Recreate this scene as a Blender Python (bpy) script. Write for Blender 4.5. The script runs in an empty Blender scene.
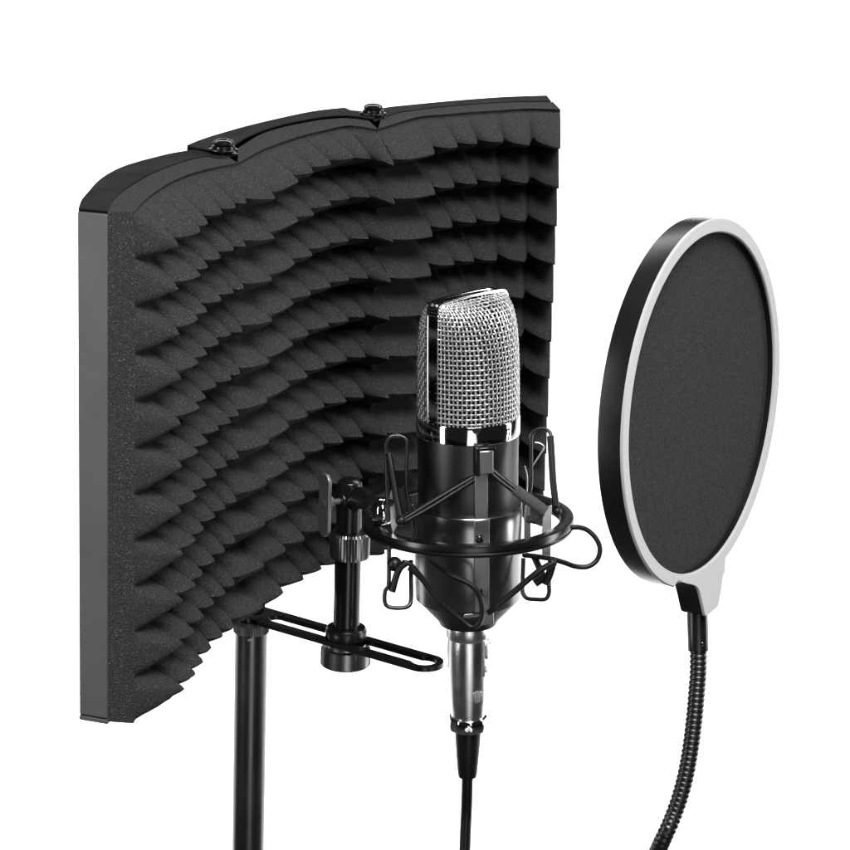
import bpy, bmesh, math, random
import numpy as np
from mathutils import Matrix, Vector
random.seed(5)
PI = math.pi

# ---------------------------------------------------------------- camera
F = 2602.0                      # focal length in pixels of an 850 px wide picture
CX = CY = 425.0
VD = np.array([116-CX, -9500.0, 0.0])
dn = np.array([VD[0]/F, VD[1]/F, 1.0]); dn /= np.linalg.norm(dn)
Zw = -dn
Yw = np.array([0, 0, 1.0]); Yw = Yw - Zw*Yw.dot(Zw); Yw /= np.linalg.norm(Yw)
Xw = np.cross(Yw, Zw)
if Xw[0] < 0: Xw = -Xw
RW = np.array([Xw, Yw, Zw])     # camera axes (right, up, forward) -> world
CAMZ = 1.5
OFF = np.array([0, 0, CAMZ])
scene = bpy.context.scene
cd = bpy.data.cameras.new('camera'); cam = bpy.data.objects.new('camera', cd)
scene.collection.objects.link(cam); scene.camera = cam
cd.sensor_width = 36; cd.lens = F/850*36; cd.clip_start = .02; cd.clip_end = 60
r_, u_, f_ = RW@[1, 0, 0], RW@[0, 1, 0], RW@[0, 0, 1]
cam.matrix_world = Matrix(((r_[0], u_[0], -f_[0], 0), (r_[1], u_[1], -f_[1], 0), (r_[2], u_[2], -f_[2], CAMZ), (0, 0, 0, 1)))
scene.render.resolution_x = scene.render.resolution_y = 1024

# ---------------------------------------------------------------- world and lamps
w = bpy.data.worlds.new('World'); scene.world = w; w.use_nodes = True
bg = w.node_tree.nodes['Background']; bg.inputs[0].default_value = (1, 1, 1, 1); bg.inputs[1].default_value = .01
scene.view_settings.view_transform = 'Standard'; scene.view_settings.look = 'None'
scene.view_settings.gamma = 1; scene.view_settings.exposure = 0

def area(name, loc, target, sx, sy, power):
    l = bpy.data.lights.new(name, 'AREA'); l.shape = 'RECTANGLE'; l.size = sx; l.size_y = sy; l.energy = power
    o = bpy.data.objects.new(name, l); scene.collection.objects.link(o)
    o.location = loc
    o.rotation_euler = (Vector(target)-Vector(loc)).to_track_quat('-Z', 'Y').to_euler()
    return o
SUB = (-.02, 1.6, 1.1)
area('key_softbox', (.25, .55, 2.25), (-.05, 1.6, 1.1), .7, .7, 35)
area('front_softbox', (.28, -.15, .75), (.03, 1.4, 1.05), .6, 1.3, 4.2)
area('edge_softbox', (1.35, 1.75, 1.15), (.03, 1.4, 1.05), .3, 1.2, 9)
area('left_softbox', (-.9, .95, 1.2), (.03, 1.37, 1.15), .22, .9, 4.5)
for x in (-3.0, -1.5, 0, 1.5, 3.0):
    area('backdrop_lamp', (x, 3.3, 3.0), (x*1.15, 5.6, .6), 1.4, .7, 58)
area('floor_lamp', (0, 3.2, 3.0), (0, 4.1, 0), 5.0, .7, 105)

# ---------------------------------------------------------------- helpers
def ray(u, v): return RW@np.array([(u-CX)/F, -(v-CY)/F, 1.0])
def onz(u, v, z):               # point on the horizontal plane z (measured from the camera) seen at u, v
    r = ray(u, v); return r*(z/r[2])
def deep(u, v, d): return ray(u, v)*d

class MB:
    def __init__(s): s.v = []; s.f = []
    def add(s, vs, fs):
        o = len(s.v); s.v += [tuple(float(c) for c in p) for p in vs]; s.f += [tuple(i+o for i in f) for f in fs]
    def grid(s, P, closeu=False, closev=False):
        n, m = len(P), len(P[0]); vs = [p for r in P for p in r]; fs = []
        for i in range(n if closeu else n-1):
            for j in range(m if closev else m-1):
                a, b = i*m+j, i*m+(j+1) % m; c, d = ((i+1) % n)*m+(j+1) % m, ((i+1) % n)*m+j
                fs.append((a, b, c, d))
        s.add(vs, fs)
    def tube(s, path, r, n=10, closed=False, cap=True):
        P = [np.array(p, float) for p in path]; N = len(P)
        rr = r if hasattr(r, '__len__') else [r]*N
        T = []
        for i in range(N):
            a = P[(i-1) % N] if (closed or i > 0) else P[i]; b = P[(i+1) % N] if (closed or i < N-1) else P[i]
            t = b-a; T.append(t/(np.linalg.norm(t)+1e-12))
        x = np.cross(T[0], [0.31, .2, .93]); x /= np.linalg.norm(x)
        rows = []
        for i in range(N):
            x = x-T[i]*x.dot(T[i]); x /= np.linalg.norm(x); y = np.cross(T[i], x)
            rows.append([P[i]+rr[i]*(math.cos(a)*x+math.sin(a)*y) for a in [2*PI*k/n for k in range(n)]])
        o = len(s.v); s.grid(rows, closeu=closed, closev=True)
        if cap and not closed:
            s.f.append(tuple(o+k for k in range(n))[::-1]); s.f.append(tuple(o+(N-1)*n+k for k in range(n)))
    def lathe(s, prof, fr, n=64, mod=None):
        # prof: (radius, height) pairs; fr(x, y, z) maps local coordinates; mod(i, k) scales the radius
        rows = []
        for i, (r, z) in enumerate(prof):
            rows.append([fr(r*(mod(i, k) if mod else 1)*math.cos(2*PI*k/n), r*(mod(i, k) if mod else 1)*math.sin(2*PI*k/n), z) for k in range(n)])
        o = len(s.v); s.grid(rows, closev=True)
        s.f.append(tuple(o+k for k in range(n))[::-1]); s.f.append(tuple(o+(len(prof)-1)*n+k for k in range(n)))
    def prism(s, poly, z0, z1, fr=lambda x, y, z: (x, y, z)):
        n = len(poly)
        vs = [fr(p[0], p[1], z0) for p in poly]+[fr(p[0], p[1], z1) for p in poly]
        s.add(vs, [tuple(range(n))[::-1], tuple(range(n, 2*n))]+[(i, (i+1) % n, n+(i+1) % n, n+i) for i in range(n)])
    def box(s, c, h, fr=lambda x, y, z: (x, y, z)):
        vs = [fr(c[0]+a*h[0], c[1]+b*h[1], c[2]+d*h[2]) for a in (-1, 1) for b in (-1, 1) for d in (-1, 1)]
        s.add(vs, [(0, 1, 3, 2), (4, 6, 7, 5), (0, 4, 5, 1), (2, 3, 7, 6), (0, 2, 6, 4), (1, 5, 7, 3)])
    def build(s, name, mat, parent=None, smooth=40, bevel=0, seg=2, tri=False):
        me = bpy.data.meshes.new(name)
        base = np.array(parent['_base']) if parent is not None else np.zeros(3)
        me.from_pydata([tuple(np.array(p)+OFF-base) for p in s.v], [], s.f); me.validate()
        bm = bmesh.new(); bm.from_mesh(me)
        bmesh.ops.remove_doubles(bm, verts=bm.verts, dist=1e-6)
        bmesh.ops.recalc_face_normals(bm, faces=bm.faces)
        if tri: bmesh.ops.triangulate(bm, faces=bm.faces)
        bm.to_mesh(me); bm.free()
        if smooth:
            me.shade_smooth(); me.set_sharp_from_angle(angle=math.radians(smooth))
        me.materials.append(mat)
        o = bpy.data.objects.new(name, me); scene.collection.objects.link(o)
        if parent is not None:
            o.parent = parent; o['_base'] = list(base)
        if bevel:
            b = o.modifiers.new('bevel', 'BEVEL'); b.width = bevel; b.segments = seg; b.limit_method = 'ANGLE'; b.angle_limit = math.radians(40)
            b.harden_normals = False
        return o
def thing(name, label, cat, base):
    o = bpy.data.objects.new(name, None); scene.collection.objects.link(o)
    b = np.array(base, float)+OFF; o.location = b; o['_base'] = list(b)
    o.empty_display_size = .02
    o['label'] = label; o['category'] = cat
    return o
def spline(pts, n):             # Catmull-Rom through the points, n samples evenly spaced by length
    P = [np.array(p, float) for p in pts]
    if len(P) == 2: P = [P[0], (P[0]+P[1])/2, P[1]]
    Q = [2*P[0]-P[1]]+P+[2*P[-1]-P[-2]]; out = []
    for i in range(1, len(Q)-2):
        for t in np.linspace(0, 1, 12, endpoint=False):
            a, b, c, d = Q[i-1:i+3]
            out.append(.5*((2*b)+(c-a)*t+(2*a-5*b+4*c-d)*t*t+(3*b-a-3*c+d)*t**3))
    out.append(P[-1]); out = np.array(out)
    L = np.concatenate([[0], np.cumsum(np.linalg.norm(np.diff(out, axis=0), axis=1))])
    s = np.linspace(0, L[-1], n)
    return np.array([[np.interp(x, L, out[:, k]) for k in range(out.shape[1])] for x in s])

# ---------------------------------------------------------------- materials
def mat(name, col, rough=.5, metal=0.0, spec=.5, bump=0, bscale=400, var=0, vscale=60, spark=0, coat=0, vmul=1.0, rvar=0):
    m = bpy.data.materials.new(name); m.use_nodes = True; nt = m.node_tree; b = nt.nodes['Principled BSDF']
    col = (col,)*3 if not hasattr(col, '__len__') else col
    b.inputs['Base Color'].default_value = (*col, 1); b.inputs['Roughness'].default_value = rough
    b.inputs['Metallic'].default_value = metal; b.inputs['Specular IOR Level'].default_value = spec
    if coat: b.inputs['Coat Weight'].default_value = coat; b.inputs['Coat Roughness'].default_value = .08
    tc = nt.nodes.new('ShaderNodeTexCoord'); out = None
    if var:
        n = nt.nodes.new('ShaderNodeTexNoise'); n.inputs['Scale'].default_value = vscale; n.inputs['Detail'].default_value = 4
        nt.links.new(tc.outputs['Object'], n.inputs['Vector'])
        r = nt.nodes.new('ShaderNodeMapRange'); r.inputs[1].default_value = .3; r.inputs[2].default_value = .7
        r.inputs[3].default_value = 1-var; r.inputs[4].default_value = 1+var
        nt.links.new(n.outputs[0], r.inputs[0])
        v = nt.nodes.new('ShaderNodeVectorMath'); v.operation = 'SCALE'; v.inputs[0].default_value = col
        nt.links.new(r.outputs[0], v.inputs['Scale']); out = v.outputs[0]
        nt.links.new(out, b.inputs['Base Color'])
    if rvar:
        n = nt.nodes.new('ShaderNodeTexNoise'); n.inputs['Scale'].default_value = 45; n.inputs['Detail'].default_value = 6
        nt.links.new(tc.outputs['Object'], n.inputs['Vector'])
        r = nt.nodes.new('ShaderNodeMapRange'); r.inputs[1].default_value = .3; r.inputs[2].default_value = .7
        r.inputs[3].default_value = rough-rvar; r.inputs[4].default_value = rough+rvar
        nt.links.new(n.outputs[0], r.inputs[0]); nt.links.new(r.outputs[0], b.inputs['Roughness'])
    if spark:                   # open cells of the foam: a scatter of pale specks
        n = nt.nodes.new('ShaderNodeTexNoise'); n.inputs['Scale'].default_value = 1300; n.inputs['Detail'].default_value = 1
        nt.links.new(tc.outputs['Object'], n.inputs['Vector'])
        r = nt.nodes.new('ShaderNodeMapRange'); r.inputs[1].default_value = .645; r.inputs[2].default_value = .76
        r.inputs[3].default_value = 0; r.inputs[4].default_value = 1; r.clamp = True
        nt.links.new(n.outputs[0], r.inputs[0])
        mx = nt.nodes.new('ShaderNodeMix'); mx.data_type = 'RGBA'
        nt.links.new(r.outputs[0], mx.inputs[0]); nt.links.new(out, mx.inputs[6]); mx.inputs[7].default_value = (spark, spark, spark, 1)
        nt.links.new(mx.outputs[2], b.inputs['Base Color'])
    if bump:
        n = nt.nodes.new('ShaderNodeTexNoise'); n.inputs['Scale'].default_value = bscale; n.inputs['Detail'].default_value = 3
        nt.links.new(tc.outputs['Object'], n.inputs['Vector'])
        bp = nt.nodes.new('ShaderNodeBump'); bp.inputs['Strength'].default_value = bump; bp.inputs['Distance'].default_value = .001
        nt.links.new(n.outputs[0], bp.inputs['Height']); nt.links.new(bp.outputs[0], b.inputs['Normal'])
    return m
FOAM = mat('black_foam', .035, 1.0, spec=.12, bump=.9, bscale=1200, var=.45, vscale=1200, spark=.16)
POWDER = mat('black_powder_coat', .009, .6, spec=.04, bump=.15, bscale=1500, rvar=.06)
ENDPL = mat('worn_lit_powder_coat', .078, .5, spec=.4, bump=.15, bscale=1500, var=.1, vscale=14, rvar=.1)  # frame's black coat painted paler as if lit, plus slight wear
SATIN = mat('satin_black_paint', .006, .3, spec=.5, rvar=.05)
ANOD = mat('black_anodised_aluminium', .07, .4, metal=1.0, rvar=.03)
ANODG = mat('polished_black_aluminium', .32, .24, metal=1.0, rvar=.03)
GLOSS = mat('gloss_black_paint', .006, .22, spec=.6)
WIREB = mat('black_wire', .008, .3, spec=.6)
RUBBER = mat('black_rubber', .004, .4, spec=.38)
STRAP = mat('dull_steel_strap', .4, .34, metal=1.0, rvar=.04)
KNURL = mat('knurled_black_metal', .3, .3, metal=1.0)
SLEEVE = mat('woven_sleeve', .06, .85, bump=.8, bscale=1800, var=.5, vscale=1500)
CHROME = mat('chrome', .82, .07, metal=1.0)
NICKEL = mat('cast_nickel', .95, .24, metal=1.0, bump=.12, bscale=1800, rvar=.05)
STEEL = mat('brushed_steel', .6, .35, metal=1.0)
GREYST = mat('grey_steel_strap', .16, .4, metal=.6)
WIREM = mat('silver_mesh_wire', .6, .38, metal=1.0)
INNER = mat('dark_capsule_cloth', .004, .9)
SILVER = mat('silver_plastic', .4, .4, spec=.3, var=.02, vscale=300)
FABRIC = mat('black_nylon_mesh', .031, .95, spec=.2, bump=.8, bscale=2600, var=.5, vscale=1000)
WHITE = mat('white_paper_backdrop', .85, .9, spec=.1)

# ---------------------------------------------------------------- backdrop: one seamless sweep of white paper
m = MB(); prof = [(2.3, 0.004), (3.4, 0.004), (4.4, 0.004)]
prof += [(4.4+1.4*math.sin(a), 1.4-1.4*math.cos(a)) for a in np.linspace(0.08, PI/2, 20)]+[(5.8, 1.75)]
m.grid([[(x, y, z-CAMZ) for x in (-5.5, 5.5)] for y, z in prof])
bd = m.build('backdrop', WHITE, smooth=60); bd['kind'] = 'structure'
m = MB(); m.grid([[(x, y, -CAMZ) for x in (-6, 6)] for y in (-4, 0, 3, 7)])
fl_ = m.build('floor', mat('dark_studio_floor', .03, .7, var=.15, vscale=8), smooth=0); fl_['kind'] = 'structure'

# ================================================================ ACOUSTIC SHIELD
H = .30
a0 = onz(78, 208, -1.0); rr = ray(79, 718); b0 = rr*(a0[1]/rr[1]); ZT = -H/(a0[2]-b0[2])
ZB = ZT-H
def pl(pts): return [onz(u, v, ZT)[:2] for u, v in pts]
shield = thing('acoustic_shield', 'tall curved black sound shield of three hinged panels lined with wedge foam', 'sound shield', onz(108, 210, ZT)*[1, 1, 0]+[0, 0, ZB])
S_ = H/.33
Oc = [pl([(78.4, 208), (81.5, 199.5), (88.6, 191), (107.6, 173.7), (139, 161), (171, 153), (198, 147)]),
      pl([(187, 147), (219, 135.6), (266.5, 122.9), (310, 113.5), (345, 110.3), (372, 112)]),
      pl([(374, 109.5), (400, 105.6), (437, 102), (500.6, 97), (547, 95.3)])]
Fc = [pl([(107.6, 210.9), (113, 200), (123.5, 190), (155, 171.5), (187, 160), (209, 154.6), (226, 154)]),
      pl([(238, 147), (266.5, 131), (310, 120.7), (345, 117), (368, 118.5)]),
      pl([(381, 117.5), (400, 112), (437, 107), (500.6, 102), (553, 101)])]
# flanges: outer edge, then the front edge with the narrow arm that reaches the hinge
FL = [[(78.4, 208), (81.5, 199.5), (88.6, 191), (97, 181.5), (107.6, 173.7), (122, 166.5), (139, 161), (155, 156.8), (171, 153), (186, 150.5), (198, 148.5), (212, 147.5), (228, 147.5), (232, 153), (226, 158), (214, 157.5), (209, 155.5), (187, 160), (155, 171.5), (138, 180.5), (123.5, 190), (113, 200), (107.6, 210.9)],
      [(187, 147), (202, 141), (219, 135.6), (242, 129), (266.5, 122.9), (288, 118), (310, 113.5), (328, 111), (345, 109.3), (351, 112), (362, 113.2), (374, 110.5), (380, 115.5), (372, 120.5), (360, 118.5), (345, 117), (328, 118), (310, 120.7), (288, 125), (266.5, 131), (247, 139), (236, 146), (232, 152), (222, 155.5), (213, 153), (197, 150)],
      [(374, 109.5), (386, 107.3), (400, 105.6), (437, 102), (468, 99.3), (500.6, 97), (524, 96), (547, 95.3), (551, 100.6), (524, 101.2), (500.6, 102), (468, 104.2), (437, 107), (418, 109.3), (400, 112), (384, 117), (375, 121), (366, 117)]]
SEC = [((0, 10), (16, 22)), ((0, 8), (15, 21)), ((0, 7), (8, 15))]
for k in range(3):
    m = MB()
    zt = ZT+(.0014 if k == 1 else 0)
    P_ = pl(FL[k]); (a_, b_), (c_, d_) = SEC[k]
    poly = list(spline(P_[a_:b_+1], 60))+P_[b_+1:c_]+list(spline(P_[c_:d_+1], 60))+P_[d_+1:]
    m.prism(poly, zt-.0012, zt); m.build('frame_flange', POWDER, shield, smooth=30, bevel=.0004)
    m = MB(); m.prism(poly, ZB-.0002*k-.0012, ZB-.0002*k); m.build('frame_flange', POWDER, shield, smooth=30, bevel=.0004)
    # outer wall, running down behind the foam
    m = MB(); n = 40; O = spline(Oc[k], n); Fm = spline(Fc[k], n)
    inn = O+(Fm-O)*.12
    rows = []
    for i in range(n):
        zw_ = ZT-.0014+(.0015 if k == 1 else 0)
        rows.append([(*O[i], zw_), (*O[i], ZB+.0005), (*inn[i], ZB+.0005), (*inn[i], zw_)])
    m.grid(rows, closev=True); o_ = len(m.v)-4
    m.f.append((0, 1, 2, 3)); m.f.append((o_+3, o_+2, o_+1, o_))
    m.build('outer_wall', POWDER, shield, smooth=40)
# end plate facing the camera at the left, and the one that closes the right
O0, F0 = Oc[0][0], Fc[0][0]; t0 = (F0-O0)/np.linalg.norm(F0-O0); nn = np.array([t0[1], -t0[0]]); nn = nn if nn[1] < 0 else -nn
m = MB(); q = [O0-t0*.0002, F0+t0*.0002, F0+t0*.0002-nn*.004, O0-t0*.0002-nn*.004]
q = [p+nn*.001 for p in q]
m.prism(q, ZB+.0025, ZT-.0018)
m.build('end_plate', ENDPL, shield, bevel=.0009, seg=3)
m = MB(); m.prism([p+nn*.0002 for p in q], ZB-.0004, ZB+.0019); m.build('end_cap', ENDPL, shield, bevel=.0004)
m = MB(); O0, F0 = Oc[2][-1], Fc[2][-1]; t1 = np.array([.003, .0015])
m.prism([O0, F0-[0, -.0], F0-t1, O0-t1], ZB+.001, ZT-.0015); m.build('end_plate', POWDER, shield, bevel=.0004)

ROWS = 11; rh = H/ROWS; TZ = ZT-rh/2-.002
def tz(pts): return [onz(u, v, TZ)[:2] for u, v in pts]
CN = [pl([(134.6, 211.8), (143.5, 201.5), (156, 191.5), (171, 182), (187, 175), (203, 170), (218, 166.5), (238, 163)]),
      pl([(238, 163), (264, 149), (285, 141), (304, 135), (325, 130), (349, 125.5), (378, 129)]),
      pl([(378, 129), (417.6, 117), (442, 114.5), (467, 112.3), (497.6, 110.3), (530, 108.5), (560.5, 109.5)])]
# wedge tips: where the top row's tip and the bottom row's tip stand, and the plan depth of that column
TIPS = [[((179, 246), (184.6, 689), 1.425), ((200.7, 230), (195, 675), 1.447), ((209, 223), (203.6, 661), 1.468), ((222, 214), (212, 647), 1.492),
         ((236.5, 207), (223, 636), 1.512), ((247, 203), (232, 628), 1.527), ((275.5, 197.8), (263, 607), 1.568)],
        [((297.8, 180.6), (284.5, 592), 1.602), ((314.6, 172.8), (303, 580), 1.628), ((332.7, 165), (321.5, 569), 1.655), ((352, 159), (341, 562.5), 1.678),
         ((371, 158.5), (360, 558), 1.684), ((394.8, 165), (383, 552), 1.690)],
        [((435, 154.5), None, 0), ((456.3, 147), None, 0), ((478, 144.8), None, 0), ((501.5, 143.3), None, 0), ((529, 144), None, 0), ((560.5, 147), None, 0)]]
def tip3(t, i):
    (u0, v0), bt, y = t
    if bt is None:
        p = onz(u0, v0, TZ); return np.array([p[0], p[1], TZ-i*rh])
    f = i/(ROWS-1); u, v = u0+(bt[0]-u0)*f, v0+(bt[1]-v0)*f
    r = ray(u, v); return r*(y/r[1])
NB = 14
AV = [-1, -.94, -.86, -.76, -.62, -.42, -.15, .15, .42, .58, .66, .75, .85, .93]
AT = .58                        # the crest of each wedge stands near its right edge, like overlapping scales
rng = np.random.RandomState(3)
def wob(x, y, z, s=1.0):
    return s*(math.sin(61*x+37*z+1.3)+math.sin(83*y-59*z+.4)+math.sin(190*x+140*y+170*z)*.6)/2.6
prevD = None
for k in range(3):
    C = CN[k]; nc = len(C)-1; MQ = .47 if k < 2 else .4
    def base(s):
        j = min(int(s), nc-1); t = s-j
        A, B = C[j], C[j+1]; P0 = C[j-1] if j > 0 else 2*A-B; P3 = C[j+2] if j+2 <= nc else 2*B-A
        return .5*((2*A)+(B-P0)*t+(2*P0-5*A+4*B-P3)*t*t+(3*A-P0-3*B+P3)*t**3)
    cen = [j+(AT+1)/2 for j in range(nc)]
    if k == 2: cen[-1] = float(nc)
    D = np.zeros((ROWS, nc, 3))
    for i in range(ROWS):
        for j in range(nc):
            bp = base(cen[j]-1e-9); D[i, j] = tip3(TIPS[k][j], i)-np.array([bp[0], bp[1], ZT-(i+.5)*rh])
    if prevD is not None:
        cen = [0.0]+cen; D = np.concatenate([prevD[:, None, :], D], axis=1)
    prevD = D[:, -1, :]
    ss = [j+(a+1)/2 for j in range(nc) for a in AV]+[float(nc)]
    jit = rng.uniform(-1, 1, (ROWS, nc, 4))
    Fs = spline(Fc[k], len(ss))
    front = []
    for s in ss:
        j = min(int(s+1e-9), nc-1); a = 2*(s-j)-1; bp = base(s); col = []
        lastend = (k == 2 and j == nc-1)
        at = 1.0 if lastend else AT
        l = max(0, (at-a)/(at+1)); r = 0 if lastend else max(0, (a-at)/(1-at))
        je = 0 if (s > nc-.01 or s < .01) else 1
        for i in range(ROWS):
            d = np.array([np.interp(s, cen, D[i, :, c]) for c in range(3)])
            jt = jit[i, j]
            for q in range(NB+(1 if i == ROWS-1 else 0)):
                b = 2*q/NB-1; zz = ZT-(i+q/NB)*rh; ab = abs(b)
                if (i == 0 and b < -.86) or (i == ROWS-1 and b > .86): ab = 1.0
                if j == 0 and k == 0 and l > 0:
                    h = max(0, 1-(l**5+ab**5)**.2)**.85
                else:
                    ab = ab if ab >= 1 else max(0.0, (math.sqrt(ab*ab+.012)-.1095)/.8965)
                    h = (1-ab**(1.22 if b < 0 else 1.06))**(1+.5*max(l**4, r))*(1-MQ*(.75*l**3.6+.25*l)-MQ*r**1.6)
                h *= 1+.025*jt[0]*(1-l)*je
                h = max(0, h+rng.normal()*.006*(h > 0))
                if (i == 0 and q == 1): h = -.035
                x = np.array([bp[0], bp[1], zz])+d*h
                dd = d[:2]/(np.linalg.norm(d[:2])+1e-9)
                x[:2] += dd*wob(bp[0], bp[1], zz, .0007)*min(1, h*2+.1)*(ab < 1 or 0 < i < ROWS-1)
                x[:2] += np.array([dd[1], -dd[0]])*(.0011*jt[1]*h*je)
                x[2] += .0008*jt[2]*h*je
                col.append(tuple(x))
        front.append(col)
    m = MB(); m.grid(front)
    nf = len(ss)
    back = [[(Fs[i][0], Fs[i][1], ZT-.0008), (Fs[i][0], Fs[i][1], ZB+.0008)] for i in range(nf)]
    # rounded shoulder between the pad's top face and its wedges
    def strip(ia, zf, zb):
        m.grid([[(front[i][ia][0], front[i][ia][1], front[i][ia][2]),
                 (front[i][ia][0]*.5+Fs[i][0]*.5, front[i][ia][1]*.5+Fs[i][1]*.5, zb),
                 (Fs[i][0], Fs[i][1], zb)] for i in range(nf)])
    strip(0, ZT, ZT-.0006); strip(-1, ZB, ZB+.0006)
    m.grid([[(Fs[i][0], Fs[i][1], ZT-.0006), (Fs[i][0], Fs[i][1], ZB+.0006)] for i in range(nf)])
    for e in (0, nf-1):
        c = front[e]; n_ = len(c)
        m.grid([[p, (Fs[e][0], Fs[e][1], ZT-.0006+(ZB-ZT+.0012)*q/(n_-1))] for q, p in enumerate(c)])
    m.build('foam_pad', FOAM, shield, smooth=50)
# hinges, top and bottom
for (u, v) in ((223.5, 153), (373, 116.5)):
    for zc, sg in ((ZT+.0018, 1), (ZB-.0016, -1)):
        c = onz(u, v, ZT)
        fr = lambda x, y, z: (c[0]+x, c[1]+y, zc+sg*z)
        m = MB(); R = .0071
        m.lathe([(.001, .0001), (R*1.02, .0001), (R*1.05, .0016), (R*1.0, .0028), (R*.8, .0030)], fr, 32)
        m.lathe([(R*.8, -.0062), (R*1.0, -.0060), (R*1.04, -.0048), (R, -.0036), (R*.7, -.0034)], fr, 32)
        m.lathe([(R*1.2, -.0004), (R*1.3, -.0001), (R*1.3, .0006), (R*1.2, .0009)], fr, 40)
        m.lathe([(R*1.2, -.0032), (R*1.28, -.0030), (R*1.28, -.0022), (R*1.2, -.0019)], fr, 40)
        hg = m.build('hinge', GLOSS, shield, smooth=35)
        m = MB(); m.lathe([(R*.55, .0028), (R*.88, .0034), (R*.92, .0048), (R*.8, .0060), (R*.5, .0068), (R*.34, .0069), (R*.32, .0050), (R*.05, .0050)], fr, 32)
        m.lathe([(R*.5, -.0072), (R*.5, -.0030)], fr, 16); m.lathe([(R*.6, -.0100), (R*.7, -.0098), (R*.7, -.0066), (R*.3, -.0064)], fr, 6)
        m.build('bolt', GLOSS, hg, smooth=35)

# ================================================================ STAND
ZBAR = ZB-.012
def bar(u, v): return onz(u, v, ZBAR)
pole_c = bar(251.5, 614)
stand = thing('microphone_stand', 'black metal stand pole with slotted side arm, short post and wing knob', 'stand', [pole_c[0], pole_c[1], -CAMZ])
dP = float((RW.T@pole_c)[2]); kP = dP/F
def at0(c): return lambda x, y, z: (c[0]+x, c[1]+y, c[2]+z)
m = MB(); Rp = 16.2*kP
m.lathe([(Rp*.96, -CAMZ-pole_c[2]), (Rp, -CAMZ-pole_c[2]+.002), (Rp, -.0125), (Rp*.95, -.012)], at0(pole_c), 64)
pole = m.build('pole', mat('black_lacquered_steel', .17, .3, metal=1.0, rvar=.03), stand)
m = MB(); rv = deep(249.5, 640, dP-Rp*.93); m.lathe([(.0016, -.0004), (.0016, .0003), (.001, .0008)], lambda x, y, z: (rv[0]+x, rv[1]-z, rv[2]+y*.7), 16)
m.build('set_screw', STEEL, pole)
m = MB(); N = 96
m.lathe([(Rp*.9, -.0125), (Rp*1.08, -.012), (Rp*1.08, -.006), (Rp*.95, -.0035)], at0(pole_c), N, mod=lambda i, k: 1 if i in (0, 3) else (1.03 if k % 2 else .985))
m.build('knurled_collar', GREYST, stand, smooth=20)
m = MB(); m.lathe([(Rp*.8, .0018), (Rp*.85, .007), (Rp*.6, .009)], at0(pole_c), 40)
m.box((0, .012, .0095), (.006, .03, .0012), at0(pole_c)); m.build('mounting_tab', POWDER, stand, bevel=.0004)
# slotted arm: outline with rounded ends and the long slot cut through
A = bar(251, 611)[:2]; B = bar(424, 660.5)[:2]
ax = (B-A)/np.linalg.norm(B-A); ay = np.array([-ax[1], ax[0]]); LB = np.linalg.norm(B-A)
hw = .0125; hs = .0058
def P2(s, t): return A+ax*s+ay*t
def arc(s, r, a0, a1, n=18): return [P2(s+r*math.cos(a), r*math.sin(a)) for a in np.linspace(a0, a1, n)]
rim_o = arc(LB, hw, -PI/2, PI/2)+arc(0, hw, PI/2, 1.5*PI)
ro = .0082; ph = math.asin(hs/ro)
rim_i = arc(LB, ro, -(PI-ph), PI-ph, 36)+arc(.022, hs, PI/2, 1.5*PI)
m = MB()
# bridge outer and inner loops by walking both with equal counts
def resample(loop, n, start):
    P = np.array(loop+[loop[0]]); L = np.concatenate([[0], np.cumsum(np.linalg.norm(np.diff(P, axis=0), axis=1))])
    return [np.array([np.interp(x, L, P[:, 0]), np.interp(x, L, P[:, 1])]) for x in np.linspace(0, L[-1], n, endpoint=False)]
def polar(loop, n):             # ray-walk along the arm so both loops pair up sensibly
    out = []
    P = np.array(loop+[loop[0]])
    for k in range(n):
        out.append(P[int(k/n*(len(P)-1))])
    return out
def edge_at(s, outer, side):
    if outer:
        if s > LB: t = math.sqrt(max(0, hw**2-(s-LB)**2))
        elif s < 0: t = math.sqrt(max(0, hw**2-s**2))
        else: t = hw
    else:
        if s > LB-ro: t = max(hs if s < LB else 0, math.sqrt(max(0, ro**2-(s-LB)**2)))
        elif s < .022: t = math.sqrt(max(0, hs**2-(s-.022)**2))
        else: t = hs
    return t*side
for side in (1, -1):
    ks = np.concatenate([np.linspace(.0221-hs, .022, 8), np.linspace(.024, LB-ro, 20), np.linspace(LB-ro+.0003, LB+ro-.00001, 26)])
    rows = []
    for s in ks:
        so = s
        i, o = P2(s, edge_at(s, False, side)), P2(so, edge_at(so, True, side))
        rows.append([(*i, ZBAR), (*o, ZBAR), (*o, ZBAR-.0032), (*i, ZBAR-.0032)])
    m.grid(rows, closev=True)
# solid ends
e0 = [P2(.0221-hs, hw*sd) for sd in (1,)]+arc(0, hw, PI/2, 1.5*PI)+[P2(.0221-hs, -hw)]
m.prism(e0, ZBAR-.0032, ZBAR)
e1 = [P2(LB+ro, edge_at(LB+ro, True, 1)*t) for t in (-1, 1)]
e1 = [P2(LB+ro, edge_at(LB+ro, True, -1))]+[P2(LB+hw*math.cos(a), hw*math.sin(a)) for a in np.linspace(-math.acos(ro/hw)+.02, math.acos(ro/hw)-.02, 10)]+[P2(LB+ro, edge_at(LB+ro, True, 1))]
m.prism(e1, ZBAR-.0032, ZBAR)
m.build('slotted_arm', SATIN, stand, smooth=40)
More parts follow.
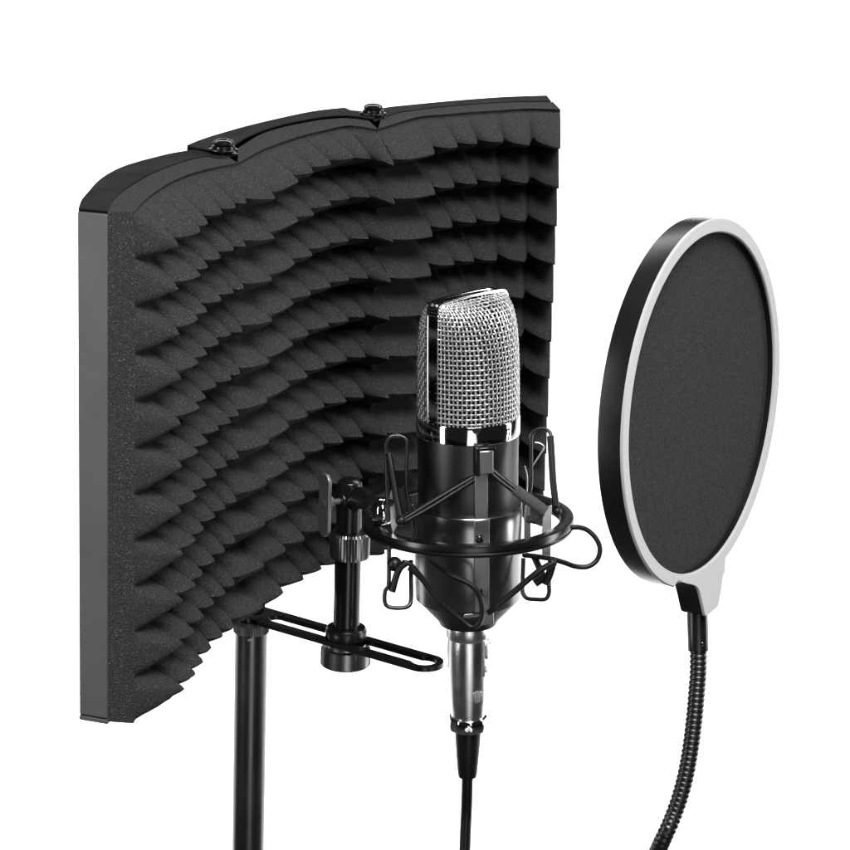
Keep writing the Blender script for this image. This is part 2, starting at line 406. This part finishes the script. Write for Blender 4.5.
# short post on the arm
pc = bar(346, 637.5); dQ = float((RW.T@pc)[2]); kQ = dQ/F; czt = math.cos(math.radians(18))
def zq(v): return (637.5-v)*kQ/czt
m = MB(); r1 = 13.2*kQ
m.lathe([(r1*.9, .004), (r1, .0045), (r1, zq(556)), (r1*.9, zq(555))], at0(pc), 48); m.build('post', GLOSS, stand)
m = MB(); m.lathe([(20.5*kQ, .0002), (20.8*kQ, .001), (20.8*kQ, .0055), (19*kQ, .0075), (14*kQ, .0078)], at0(pc), 48); m.build('washer', SATIN, stand)
m = MB(); m.lathe([(14*kQ, -.0034), (20*kQ, -.0036), (20*kQ, -.0062), (13*kQ, -.0066)], at0(pc), 48)
wl = [(20*kQ, -.006), (24*kQ, -.0068), (24*kQ, -.0095), (24*kQ, -.0122), (24*kQ, -.015), (24*kQ, -.0178), (22.5*kQ, -.0188), (12*kQ, -.0189)]
m.lathe(wl, at0(pc), 72, mod=lambda i, k: 1 if i in (0, 6, 7) else (1.045 if (k+i) % 2 else .95))
m.build('knurled_knob', KNURL, stand, smooth=15)
m = MB(); pu = np.array([pc[0], pc[1], pc[2]])
m.lathe([(15*kQ, zq(557.5)), (19.3*kQ, zq(556.5)), (19.5*kQ, zq(553)), (19.5*kQ, zq(534)), (18*kQ, zq(531.5)), (12*kQ, zq(531))], at0(pc+np.array([1.7*kQ, 0, 0])), 80,
        mod=lambda i, k: 1 if i in (0, 1, 4, 5) else (1.02 if k % 2 else .975))
m.build('knurled_nut', KNURL, stand, smooth=15)
# swivel head and wing screw
m = MB(); m.lathe([(12.6*kQ, zq(533)), (12.6*kQ, zq(487)), (11.8*kQ, zq(482.5)), (8*kQ, zq(480))], at0(pc), 48)
r_ax = np.array([-.80, -.60, 0])
def crossfr(c, axd, upd=np.array([0, 0, 1.0])):
    axd = np.array(axd, float); axd /= np.linalg.norm(axd); s1 = np.cross(upd, axd); s1 /= np.linalg.norm(s1); s2 = np.cross(axd, s1)
    return lambda x, y, z: np.array(c)+s1*x+s2*y+axd*z
hc = pc+np.array([0, 0, zq(500)])
m.lathe([(9.5*kQ, -12*kQ), (9.5*kQ, 11.5*kQ), (8.5*kQ, 12.5*kQ)], crossfr(hc, r_ax), 40)
m.build('swivel_head', SATIN, stand, bevel=.0005)
m = MB(); kf = crossfr(hc, r_ax)
m.lathe([(3.2*kQ, 10*kQ), (3.2*kQ, 24*kQ)], kf, 20)
m.lathe([(6.2*kQ, 21*kQ), (6.6*kQ, 22*kQ), (5.8*kQ, 30*kQ), (4*kQ, 31.5*kQ)], kf, 24)
def capsule(c0, c1, r, n=14):
    c0, c1 = np.array(c0), np.array(c1); d = (c1-c0)/np.linalg.norm(c1-c0); p = np.array([-d[1], d[0]])
    return [c1+r*(math.cos(a)*d+math.sin(a)*p) for a in np.linspace(-PI/2, PI/2, n)]+[c0-r*(math.cos(a)*d+math.sin(a)*p) for a in np.linspace(-PI/2, PI/2, n)]
m.prism(capsule((0, -25*kQ), (0, 22*kQ), 8.5*kQ), 27*kQ, 31*kQ, kf)
wing = m.build('wing_screw', mat('dull_grey_zinc', .3, .4, metal=.8), stand, bevel=.0006, seg=3)

# ================================================================ MICROPHONE FRAME
U0, V0 = 468.0, 521.0
MD = dQ-.098                     # distance of the microphone's axis along the view
MC = deep(U0, V0, MD); k = MD/F
rdir = ray(U0, V0); rdir /= np.linalg.norm(rdir)
upi = RW@np.array([0, 1.0, 0]); upi -= rdir*upi.dot(rdir); upi /= np.linalg.norm(upi)
ta = math.radians(17.0)
AX = math.cos(ta)*upi-math.sin(ta)*rdir
E1 = RW@np.array([1.0, 0, 0]); E1 -= AX*E1.dot(AX); E1 /= np.linalg.norm(E1)
E2 = np.cross(AX, E1)
if E2.dot(rdir) < 0: E2 = -E2    # pointing away from the camera
def M(x, y, z): return MC+k*(E1*x+E2*y+AX*z)
def PT(u, v, off): return deep(u, v, MD-off*k)
def Mrot(ang):                   # microphone frame turned about its axis
    c, s = math.cos(ang), math.sin(ang)
    return lambda x, y, z: M(x*c-y*s, x*s+y*c, z)
mic = thing('microphone', 'black condenser microphone with silver wire mesh head and chrome collar', 'microphone', M(0, 0, -108))
m = MB(); m.lathe([(30, -79), (49.3, -78.5), (50, -77), (50, 60), (50.2, 87), (49.6, 91), (40, 91.3)], M, 96)
m.build('body', ANOD, mic)
m = MB(); m.lathe([(27, -108), (28.5, -107.5), (30.5, -103), (50.6, -81), (50.8, -78.7), (30, -78.6)], M, 96)
m.build('tapered_base', ANOD, mic, smooth=25)
m = MB(); m.lathe([(44, 91), (50.8, 91.1), (51.5, 92), (51.6, 108.6), (51.0, 109.8), (46, 109.9)], M, 96)
m.build('chrome_collar', CHROME, mic, smooth=35)
# wire head: section narrows across the band towards a flat ridge
ANG = math.radians(46)
MR = Mrot(ANG)
TT = np.array([0, 30, 60, 80, 95, 106, 115, 121, 125.5, 128]); WWd = np.array([50, 49.8, 48.8, 47, 44.2, 40.4, 35, 28, 19.5, 8])
LLd = np.array([50, 50, 49.8, 49.6, 49.4, 49, 48.6, 48, 47.5, 47])
def head(t, phi, sgn, off=0.0):  # t: height above the collar, phi 0..pi along the half
    wv = np.interp(t, TT, WWd)+off; lv = np.interp(t, TT, LLd)+off
    ex = 2+1.0*(1-wv/50)
    cx, sx = math.cos(phi), math.sin(phi)
    x = lv*math.copysign(abs(cx)**(2/ex), cx); y = wv*abs(sx)**(2/ex)
    dome = 3*sx*max(0, (t-110)/18)
    return MR(x, sgn*y, 110+t*.925)
# spacing along the profile by length
Lp = np.concatenate([[0], np.cumsum(np.hypot(np.diff(TT), np.diff(WWd)))])
def tl(l): return float(np.interp(l, Lp, TT))
HZ = 28; VT = 34
hm = MB(); random.seed(1)
for sgn in (1, -1):
    for i in range(HZ):
        l = (i+.5)/HZ*Lp[-1]; t = tl(l); path = []
        npt = VT*2+1
        for q in range(npt):
            phi = .07+(PI-.14)*q/(npt-1)
            path.append(head(t, phi, sgn, .6*(1 if (q//2+i) % 2 else -1)*(1 if q % 2 else 0)))
        hm.tube(path, .93*k, 6, cap=False)
    for q in range(VT):
        phi = .07+(PI-.14)*(q+.5)/VT; path = []
        nn_ = HZ*2
        for i in range(nn_+1):
            l = i/nn_*Lp[-1]; path.append(head(tl(l), phi, sgn, .6*(-1 if ((i//2)+q) % 2 else 1)*(1 if i % 2 else 0)))
        hm.tube(path, .93*k, 6, cap=False)
hd = hm.build('wire_mesh_head', WIREM, mic, smooth=60)
im = MB()
for sgn in (1, -1):
    im.grid([[head(t, PI*q/40, sgn, -3.2) for q in range(41)] for t in np.linspace(0, 127.5, 40)])
im.build('inner_cloth', INNER, mic)
# band over the head: up one side, across the ridge, down the other
bpts = [(50.6, 0), (50.6, 60), (50.3, 100), (50.0, 116), (49.2, 124), (46.5, 128.4), (42, 130.2), (20, 131.2)]
bpts = bpts+[(0, 131.4)]+[(-x, z) for x, z in bpts[::-1]]
bw = MB(); rows = []
for i, (x, z) in enumerate(bpts):
    s = 1 if x > 0 else -1
    j0, j1 = bpts[max(0, i-1)], bpts[min(len(bpts)-1, i+1)]
    tx, tz_ = j1[0]-j0[0], j1[1]-j0[1]; L_ = math.hypot(tx, tz_); nx, nz = tz_/L_, -tx/L_
    hwd = 7.6
    rows.append([MR(x+nx*o, y, 110+z*.925+nz*o) for y, o in ((-hwd, -1.5), (-hwd, .9), (-hwd+1.4, .9), (-hwd+2, .1), (hwd-2, .1), (hwd-1.4, .9), (hwd, .9), (hwd, -1.5))])
bw.grid(rows, closev=True)
bw.build('head_band', CHROME, mic, smooth=35)

# ================================================================ SHOCK MOUNT
sm = thing('shock_mount', 'black ring shock mount cradling the microphone with wire clips and elastic cords', 'shock mount', M(0, 0, -82))
m = MB(); m.lathe([(51, 18), (53.4, 18.2), (54.2, 17.2), (54.2, -77), (53.6, -78.4), (51, -78.5)], M, 128)
cup = m.build('cup', ANODG, sm, smooth=35)
# vertical strap: down the front of the cup and up the body to the top clip
sa = math.asin(12.5/54.5)
def strapfr(ang, rad): 
    def f(x, y, z): # x tangential, y outward, z axial
        c, s = math.cos(ang), math.sin(ang); return M((rad+y)*s+x*c, -(rad+y)*c+x*s, z)
    return f
SF = strapfr(sa, 54.2)
m = MB(); m.box((0, .8, -30), (7.6, .9, 47.5), SF); m.box((0, -1.5, 46), (6.6, .9, 40), SF)
strap = m.build('strap', STRAP, sm, bevel=.0003)
for zc in (-1.5, -57.5):
    m = MB(); f2 = strapfr(sa-.02, 54.2)
    m.lathe([(4.4, 1.6), (4.4, 2.6), (3.6, 4.2), (2, 5), (.3, 5.1)], lambda x, y, z: f2(x-1.5, z, zc+y), 24); m.build('rivet', GLOSS, sm)
m = MB(); m.box((3, 3.6, 77), (7.2, 3.4, 12), SF); m.build('top_clip', STRAP, sm, bevel=.0008)
m = MB(); m.box((-5.4, 2.4, 78), (2.2, 4.8, 14.5), SF); m.box((3, 2.2, 90.5), (9.6, 4.6, 1.6), SF); m.build('clip_bracket', GLOSS, sm, bevel=.0005)
m = MB(); m.box((7, 2, -86), (6.6, 2.2, 7.5), strapfr(sa, 47)); m.box((-8, 1.2, -82), (9, 1.4, 2.4), strapfr(sa, 49)); m.build('bottom_clip', STRAP, sm, bevel=.0006)
# ring
m = MB(); R0 = 106
prof = [(R0-13, 5.5), (R0-11.5, 6.0), (R0-3, 6.0), (R0-.8, 5.8), (R0, 3.5), (R0, .6), (R0-1.0, -.4), (R0-1.0, -1.4), (R0, -2.4), (R0-.5, -4.8), (R0-3, -6), (R0-11.5, -6), (R0-13, -4.5)]
rows = [[M(r*math.cos(a), r*math.sin(a), z) for r, z in prof] for a in np.linspace(0, 2*PI, 144, endpoint=False)]
m.grid(rows, closeu=True, closev=True); m.build('ring', GLOSS, sm, smooth=38)
def tb(name, pts, r, mt, off=None, n=40, parent=sm, sides=10):
    P = [PT(*(p if len(p) == 3 else (p[0], p[1], off))) for p in pts]
    m = MB(); m.tube(spline(P, n), r*k*(1.15 if name == 'elastic_cord' else 1), sides); return m.build(name, mt, parent, smooth=60)
# wire clips (upper pair stands above the ring, lower pair hangs below)
tb('wire_clip', [(389, 520, 62), (387, 490, 62), (386, 455, 62), (386.2, 442, 62), (390, 437, 62), (396.5, 435.6, 60), (403, 437, 60), (406.8, 443, 60), (406.5, 470, 60), (406.3, 489, 60), (410.5, 509, 58), (413.5, 530, 56), (415, 544, 56)], 1.9, WIREB, n=80)
tb('wire_clip', [(523.5, 505, 50), (530.5, 488, 52), (531, 455, 52), (531, 438, 52), (534, 431.5, 52), (542, 429, 54), (549, 431.5, 56), (551.5, 440, 58), (552.6, 470, 60), (554.8, 508, 62)], 1.9, WIREB, n=80)
tb('wire_clip', [(389, 546, 72), (389, 570, 70), (388.4, 586, 70), (385.2, 591, 70), (384.8, 602, 70), (389, 607, 70), (400, 608, 70), (408.5, 606, 68), (411, 599, 66), (411, 575, 64), (411, 560, 62)], 2.2, WIREB, n=70)
tb('wire_clip', [(523.5, 558, 20), (522.8, 580, 22), (522.6, 591, 24), (526.5, 598, 26), (536, 599.3, 28), (545.5, 599, 30), (549, 593, 32), (549, 583, 34), (550, 562, 36)], 2.2, WIREB, n=70)
tb('wire_clip', [(524.5, 466, 6), (527, 478, 6), (526, 500, 6), (524, 520, 6)], 1.0, STEEL, n=24)
tb('wire_clip', [(535, 442.5, 50), (540, 443.5, 50), (544, 447.5, 50), (539, 456, 50), (533, 465, 50)], .9, STEEL, n=24)
# elastic cords
tb('elastic_cord', [(389, 453, 64), (392, 470, 66), (396, 494, 68), (400.5, 516, 70)], 2.9, RUBBER, n=20)
tb('elastic_cord', [(550.4, 436, 57), (551.6, 455, 59), (553.2, 482, 62), (556, 506, 64)], 3.0, RUBBER, n=20)
tb('elastic_cord', [(480, 473.5, 62), (455, 488, 66), (430, 503, 70), (404, 519, 74)], 2.3, RUBBER, n=24)
tb('elastic_cord', [(480, 476.5, 63), (455, 492, 66), (430, 507.5, 70), (404, 522, 74)], 2.0, RUBBER, n=24)
tb('elastic_cord', [(492, 470, 62), (504, 479.5, 64), (516, 489, 66)], 2.3, RUBBER, n=16)
tb('elastic_cord', [(491, 473, 62), (503, 483, 64), (515, 492, 66)], 2.0, RUBBER, n=16)
tb('cord_sleeve', [(515, 489.5, 66), (530, 500.3, 68), (545.5, 511.8, 70)], 5.6, SLEEVE, n=20, sides=14)
tb('elastic_cord', [(541, 513, 66), (536, 518, 60), (529, 519.5, 50)], 3.6, SLEEVE, n=14)
tb('elastic_cord', [(409, 568, 74), (420, 577, 70), (430, 590, 66), (437, 600, 64), (448, 609, 60), (460, 618.5, 58), (471, 627, 58), (479, 623, 60), (482, 611, 63), (480, 598, 66), (475.5, 589, 68), (465, 581.5, 68), (452, 576, 67), (441, 568, 66), (430, 560, 66)], 2.3, RUBBER, n=110)
tb('elastic_cord', [(402, 562, 74), (409, 563.5, 73), (415, 569, 72), (424, 580, 68)], 2.1, RUBBER, n=20)
tb('elastic_cord', [(406, 563, 76), (400, 568, 76), (396, 577, 76), (392, 592, 76)], 3.0, RUBBER, n=24)
tb('elastic_cord', [(556, 562, 60), (547, 566, 60), (535, 574, 60), (515, 591, 58), (496, 607, 56), (488, 613, 54)], 2.7, RUBBER, n=40)
tb('elastic_cord', [(571, 527.5, 46), (579, 527.3, 44), (588, 530.5, 42), (596, 538.5, 42), (600, 549, 42), (597, 560, 42), (588, 566.5, 44), (576, 566.5, 46), (564, 562.5, 50), (552, 559, 54), (540, 557, 40), (524, 555, 20)], 2.3, RUBBER, n=90)
tb('elastic_cord', [(534, 556, 30), (539, 567, 32), (544.5, 579, 34)], 3.0, RUBBER, n=12)
tb('elastic_cord', [(534.5, 583.5, 40), (540, 579.5, 40), (546, 574, 40)], 3.8, RUBBER, n=12)
tb('elastic_cord', [(545, 584, 44), (549.5, 574, 46), (553, 562, 48)], 3.6, RUBBER, n=12)
def ball(name, u, v, off, r, mt, sq=1.0, parent=sm):
    c = PT(u, v, off); m = MB()
    m.lathe([(max(.02, r*math.sin(a))*k, -r*math.cos(a)*k*sq) for a in np.linspace(0, PI, 14)], lambda x, y, z: c+E1*x+AX*y-E2*z, 24)
    return m.build(name, mt, parent, smooth=60)
ball('cord_stopper', 401, 520.5, 74, 5.4, RUBBER)
ball('cord_stopper', 394.5, 564, 72, 7.4, RUBBER)
ball('cord_stopper', 557, 511, 62, 4.6, RUBBER)
ball('cord_stopper', 552, 562, 58, 4.4, RUBBER)
# silver straps riveted to the ring, one at each side
def plate(name, quad, off, th, mt, parent=sm):
    m = MB(); n = len(quad)
    a = [PT(u, v, off) for u, v in quad]; b = [p+rdir*th*k for p in a]
    m.add(a+b, [tuple(range(n)), tuple(range(n, 2*n))[::-1]]+[(i, (i+1) % n, n+(i+1) % n, n+i) for i in range(n)])
    return m.build(name, mt, parent, bevel=.0002)
plate('ring_strap', [(393.5, 482), (398.5, 497), (401.5, 518), (396.5, 527), (393, 534), (388, 512), (389, 500)], 56, 2.2, STEEL)
plate('ring_strap', [(543.5, 508), (551.8, 505), (551.5, 530), (550.5, 558), (542, 560), (542, 530)], 10, 2.2, STEEL)
plate('ring_strap', [(524, 505), (530, 503), (531, 540), (529.5, 545), (524, 545)], 4, 2.2, GREYST)
# arm that carries the ring from the swivel head
m = MB()
aend = M(-97, 38, 6)
m.tube([hc+np.array([0.004, -.008, 0]), (hc+aend)/2+np.array([0, 0, .003]), aend], [9*k, 11*k, 9*k], 20); m.build('arm', SATIN, sm)
plate('clamp_plate', [(369.5, 490.5), (386, 481.5), (389.5, 484), (388, 490), (372, 497)], 30, 6, POWDER)
cc = PT(379, 512, 40); kd = E1*(-.74)+E2*(-.60)+AX*(-.05); 
m = MB(); m.lathe([(13.5*k, -7*k), (14*k, -6*k), (14*k, -3.8*k), (12.6*k, -3.6*k), (12.6*k, -2.4*k), (13.5*k, -2.2*k), (13.2*k, 1*k), (11*k, 4.5*k), (7*k, 7*k), (3*k, 8*k), (.3*k, 8.2*k)], crossfr(cc, kd, AX), 40)
m.build('chrome_knob', CHROME, sm, smooth=40)
m = MB(); c2 = PT(389, 502, 60); m.lathe([(4.6*k, -3*k), (4.8*k, 2*k), (3.8*k, 3.4*k), (2.2*k, 3.5*k), (2.0*k, 1.5*k), (.2*k, 1.5*k)], crossfr(c2, -rdir, AX), 24); m.build('clamp_bolt', GLOSS, sm)
plate('clamp_plate', [(396, 490), (405, 486), (408, 494), (408, 512), (399, 516)], 44, 6, SATIN)

# ================================================================ CABLE
cb = thing('microphone_cable', 'silver cable connector plugged in under the microphone, with black lead', 'cable', M(0, 0, -108))
m = MB(); m.lathe([(18, -108.2), (22.2, -109), (22.4, -111), (22.2, -121), (21.4, -122.5), (20.6, -123), (20.9, -126), (21.2, -135), (20.6, -160), (19.2, -186), (17.6, -203), (17.2, -207), (14, -207.5)], M, 72)
cs_ = m.build('connector_shell', NICKEL, cb, smooth=35)
m = MB(); LF = strapfr(math.radians(58), 20.2)
m.box((0, .6, -141), (5.2, 1.6, 19), LF); m.box((0, 2.8, -133), (4.2, 2.2, 8), LF); m.box((0, 1.9, -152), (3, 1.2, 4), LF); m.build('latch', NICKEL, cb, bevel=.0006)
m = MB(); LG = strapfr(math.radians(28), 18.9)
for j in range(5): m.box((-4+j*2.2, .5, -181), (.6, .8, 7-abs(j-2)), LG)
m.build('grip_ribs', NICKEL, cb, bevel=.0001)
m = MB(); m.lathe([(15, -206.5), (19.0, -208), (19.8, -211), (19.8, -217), (18.6, -221.5), (14, -222.5)], M, 72, mod=lambda i, kk: 1 if i in (0, 5) else 1+.022*math.cos(9*2*PI*kk/72))
m.build('clamp_ring', CHROME, cb, smooth=40)
m = MB(); fs = strapfr(math.radians(-2), 19.2); m.lathe([(5.2, 0), (5.4, 1.2), (4.4, 2.4), (2.8, 2.6), (2.6, 1.2), (.3, 1.2)], lambda x, y, z: fs(x, z, -215+y), 24); m.build('clamp_screw', CHROME, cb)
m = MB(); m.lathe([(11, -221.5), (13, -222.5), (13.1, -228), (11.6, -250), (10, -270), (9.2, -274), (6, -275)], lambda x, y, z: M(x-(z+222)*-.012, y, z), 48)
m.build('strain_relief', RUBBER, cb, smooth=40)
p0 = M(-.6, 0, -258); pts = [p0, M(-.8, 0, -284), PT(466.4, 812, -86), PT(465.6, 828, -88), PT(465, 846, -90), PT(463.5, 880, -90), PT(463, 930, -90)]
end = PT(466, 1010, -90); pts += [end, end+np.array([.01, .03, -.25]), np.array([end[0]+.03, end[1]+.06, -CAMZ+.02]), np.array([end[0]+.1, end[1]+.02, -CAMZ+.0075])]
m = MB(); m.tube(spline(pts, 160), 5.8*k, 16); m.build('lead', RUBBER, cb, smooth=60)

# ================================================================ POP FILTER
PD = 1.20; kp = PD/F
n_cam = np.array([math.sin(math.radians(66.2))*.992, -math.sin(math.radians(66.2))*.127, 0])
pcn = deep(706, 404, PD); vr = ray(706, 404); vr /= np.linalg.norm(vr)
# normal relative to the line of sight through the hoop's centre
px_ = RW@np.array([1.0, 0, 0]); px_ -= vr*px_.dot(vr); px_ /= np.linalg.norm(px_)
py_ = RW@np.array([0, 1.0, 0]); py_ -= vr*py_.dot(vr); py_ -= px_*py_.dot(px_); py_ /= np.linalg.norm(py_)
tl_ = math.radians(66.2)
PN = px_*n_cam[0]+py_*n_cam[1]-vr*math.cos(tl_); PN /= np.linalg.norm(PN)
PV = py_-PN*py_.dot(PN); PV /= np.linalg.norm(PV); PU = np.cross(PV, PN)
if PU.dot(px_) < 0: PU = -PU
def onpop(u, v, d=0):
    r = ray(u, v); c = pcn+PN*d*kp; t = c.dot(PN)/r.dot(PN); p = r*t-c; return np.array([p.dot(PU), p.dot(PV)])/kp
def PF(x, y, z): return pcn+kp*(PU*x+PV*y+PN*z)
RO, RI, TH = 186.0, 172.0, 27.0
pf = thing('pop_filter', 'round black pop filter with silver face ring on a flexible gooseneck', 'pop filter', PF(0, -RO-34, -TH/2))
tab = [onpop(u, v) for u, v in ((676, 578.5), (686, 583), (694, 584.8), (698, 588), (700.5, 596), (703, 607), (705.5, 616.5), (710, 614), (714, 610.5), (718.5, 606), (720.5, 597), (722.5, 585), (723.8, 575), (727, 568))]
angs = sorted([math.atan2(p[1], p[0]) % (2*PI) for p in (tab[0], tab[-1])])
def outline(shrink=0.0):
    a_s, a_e = math.atan2(tab[0][1], tab[0][0]) % (2*PI), math.atan2(tab[-1][1], tab[-1][0]) % (2*PI)
    mid = math.radians(270)
    lo, hi = min(a_s, a_e), max(a_s, a_e)
    out = [((RO-shrink)*math.cos(a), (RO-shrink)*math.sin(a)) for a in np.linspace(hi, lo+2*PI, 150)]
    tb_ = tab if a_s < a_e else tab[::-1]
    c = np.mean(tab, axis=0)
    tb2 = spline(tb_, 40)
    for p in tb2[1:-1]:
        q = np.array(p); d = q-c; q = q-d/np.linalg.norm(d)*shrink
        out.append(tuple(q))
    return out
OUT = outline()
# resample by angle pairing with the inner circle
def ringmesh(m, outer, ri, z0o, z0i):
    n = len(outer); ins = []
    for p in outer:
        a = math.atan2(p[1], p[0]); ins.append((ri*math.cos(a), ri*math.sin(a)))
    return ins
ins = ringmesh(None, OUT, RI, 0, 0); n = len(OUT)
# silver face
o1 = outline(1.2)
m = MB(); rows = []
for i in range(n):
    rows.append([PF(*OUT[i], -2.6), PF(*OUT[i], -1.0), PF(*o1[i], 0), PF(ins[i][0]*1.006, ins[i][1]*1.006, 0), PF(*ins[i], -1.0), PF(*ins[i], -2.6)])
m.grid(rows, closeu=True, closev=True); m.build('face_ring', SILVER, pf, smooth=35)
o2 = outline(.8)
m = MB(); rows = []
for i in range(n):
    rows.append([PF(*o2[i], -2.7), PF(*o2[i], -TH+1.5), PF(OUT[i][0]*.994, OUT[i][1]*.994, -TH), PF(ins[i][0]*1.0, ins[i][1]*1.0, -TH), PF(ins[i][0]*.998, ins[i][1]*.998, -2.7)])
m.grid(rows, closeu=True, closev=True); m.build('hoop', SATIN, pf, smooth=35)
m = MB()
for zz in (-8.5, -TH+6):
    rows = [[PF(rd*math.cos(a), rd*math.sin(a), zz+1.5*(1-(rd/RI)**2)) for a in np.linspace(0, 2*PI, 96, endpoint=False)] for rd in (.5, 40, 80, 120, 150, RI+1)]
    o_ = len(m.v); m.grid(rows, closev=True); m.f.append(tuple(o_+j for j in range(96)))
# closed between the two layers at the hoop
rows = [[PF((RI+1)*math.cos(a), (RI+1)*math.sin(a), z) for a in np.linspace(0, 2*PI, 96, endpoint=False)] for z in (-8.5, -TH+6)]
m.grid(rows, closev=True)
m.build('mesh_screen', FABRIC, pf, smooth=60)
# sleeve and gooseneck
def PP(u, v, d=PD): return deep(u, v, d)
dn0 = float((RW.T@PF(*((onpop(697.5, 622, -14))), -14))[2])
m = MB(); s0, s1 = PP(697.3, 612, dn0), PP(698.3, 651, dn0); m.tube([s0, s0*.5+s1*.5, s1-(s1-s0)*.03, s1], [10.8*kp, 10.7*kp, 10.6*kp, 10.0*kp], 40)
slv = m.build('neck_sleeve', SATIN, pf, smooth=40)
m = MB(); c3 = PP(702, 644.5, dn0-9.8*kp); m.lathe([(2.6*kp, -2*kp), (2.6*kp, .6*kp), (1.8*kp, 1.2*kp), (1.4*kp, 1.2*kp), (1.2*kp, 0), (.1*kp, 0)], crossfr(c3, -vr), 16); m.build('grub_screw', GLOSS, slv)
gp = [(698.4, 649), (698.4, 660), (698, 675), (696.8, 690), (695.3, 709), (693.2, 728), (689.4, 756), (683.6, 784), (674.6, 812.4), (662.4, 840.7), (646, 872)]
G = [PP(u, v, dn0+max(0, (v-840))*.0008) for u, v in gp]
G += [PP(612, 910, dn0+.06), PP(560, 950, dn0+.11), PP(490, 990, dn0+.18), PP(400, 1022, dn0+.26), PP(320, 1036, dP-.05), PP(266, 1042, dP-.012)]
Lg = sum(np.linalg.norm(G[i+1]-G[i]) for i in range(len(G)-1)); pitch = 5.45*kp; nr = int(Lg/pitch); per = 6
Gs = spline(G, nr*per+1)
prf = [.90, .965, 1.0, 1.0, .98, .92]
m = MB(); m.tube(Gs, [9.0*kp*prf[i % per] for i in range(len(Gs))], 28); m.build('gooseneck', WIREB, pf, smooth=60)
# its clamp end grips the stand pole, below the picture
e_ = Gs[-1]; cz = e_[2]-pole_c[2]
m = MB(); m.lathe([(Rp*1.02, cz-.012), (Rp*1.45, cz-.012), (Rp*1.45, cz+.012), (Rp*1.02, cz+.012)], at0(pole_c), 40)
m.build('clamp', SATIN, pf, bevel=.0005)

for o in bpy.data.objects:
    if '_base' in o: del o['_base']
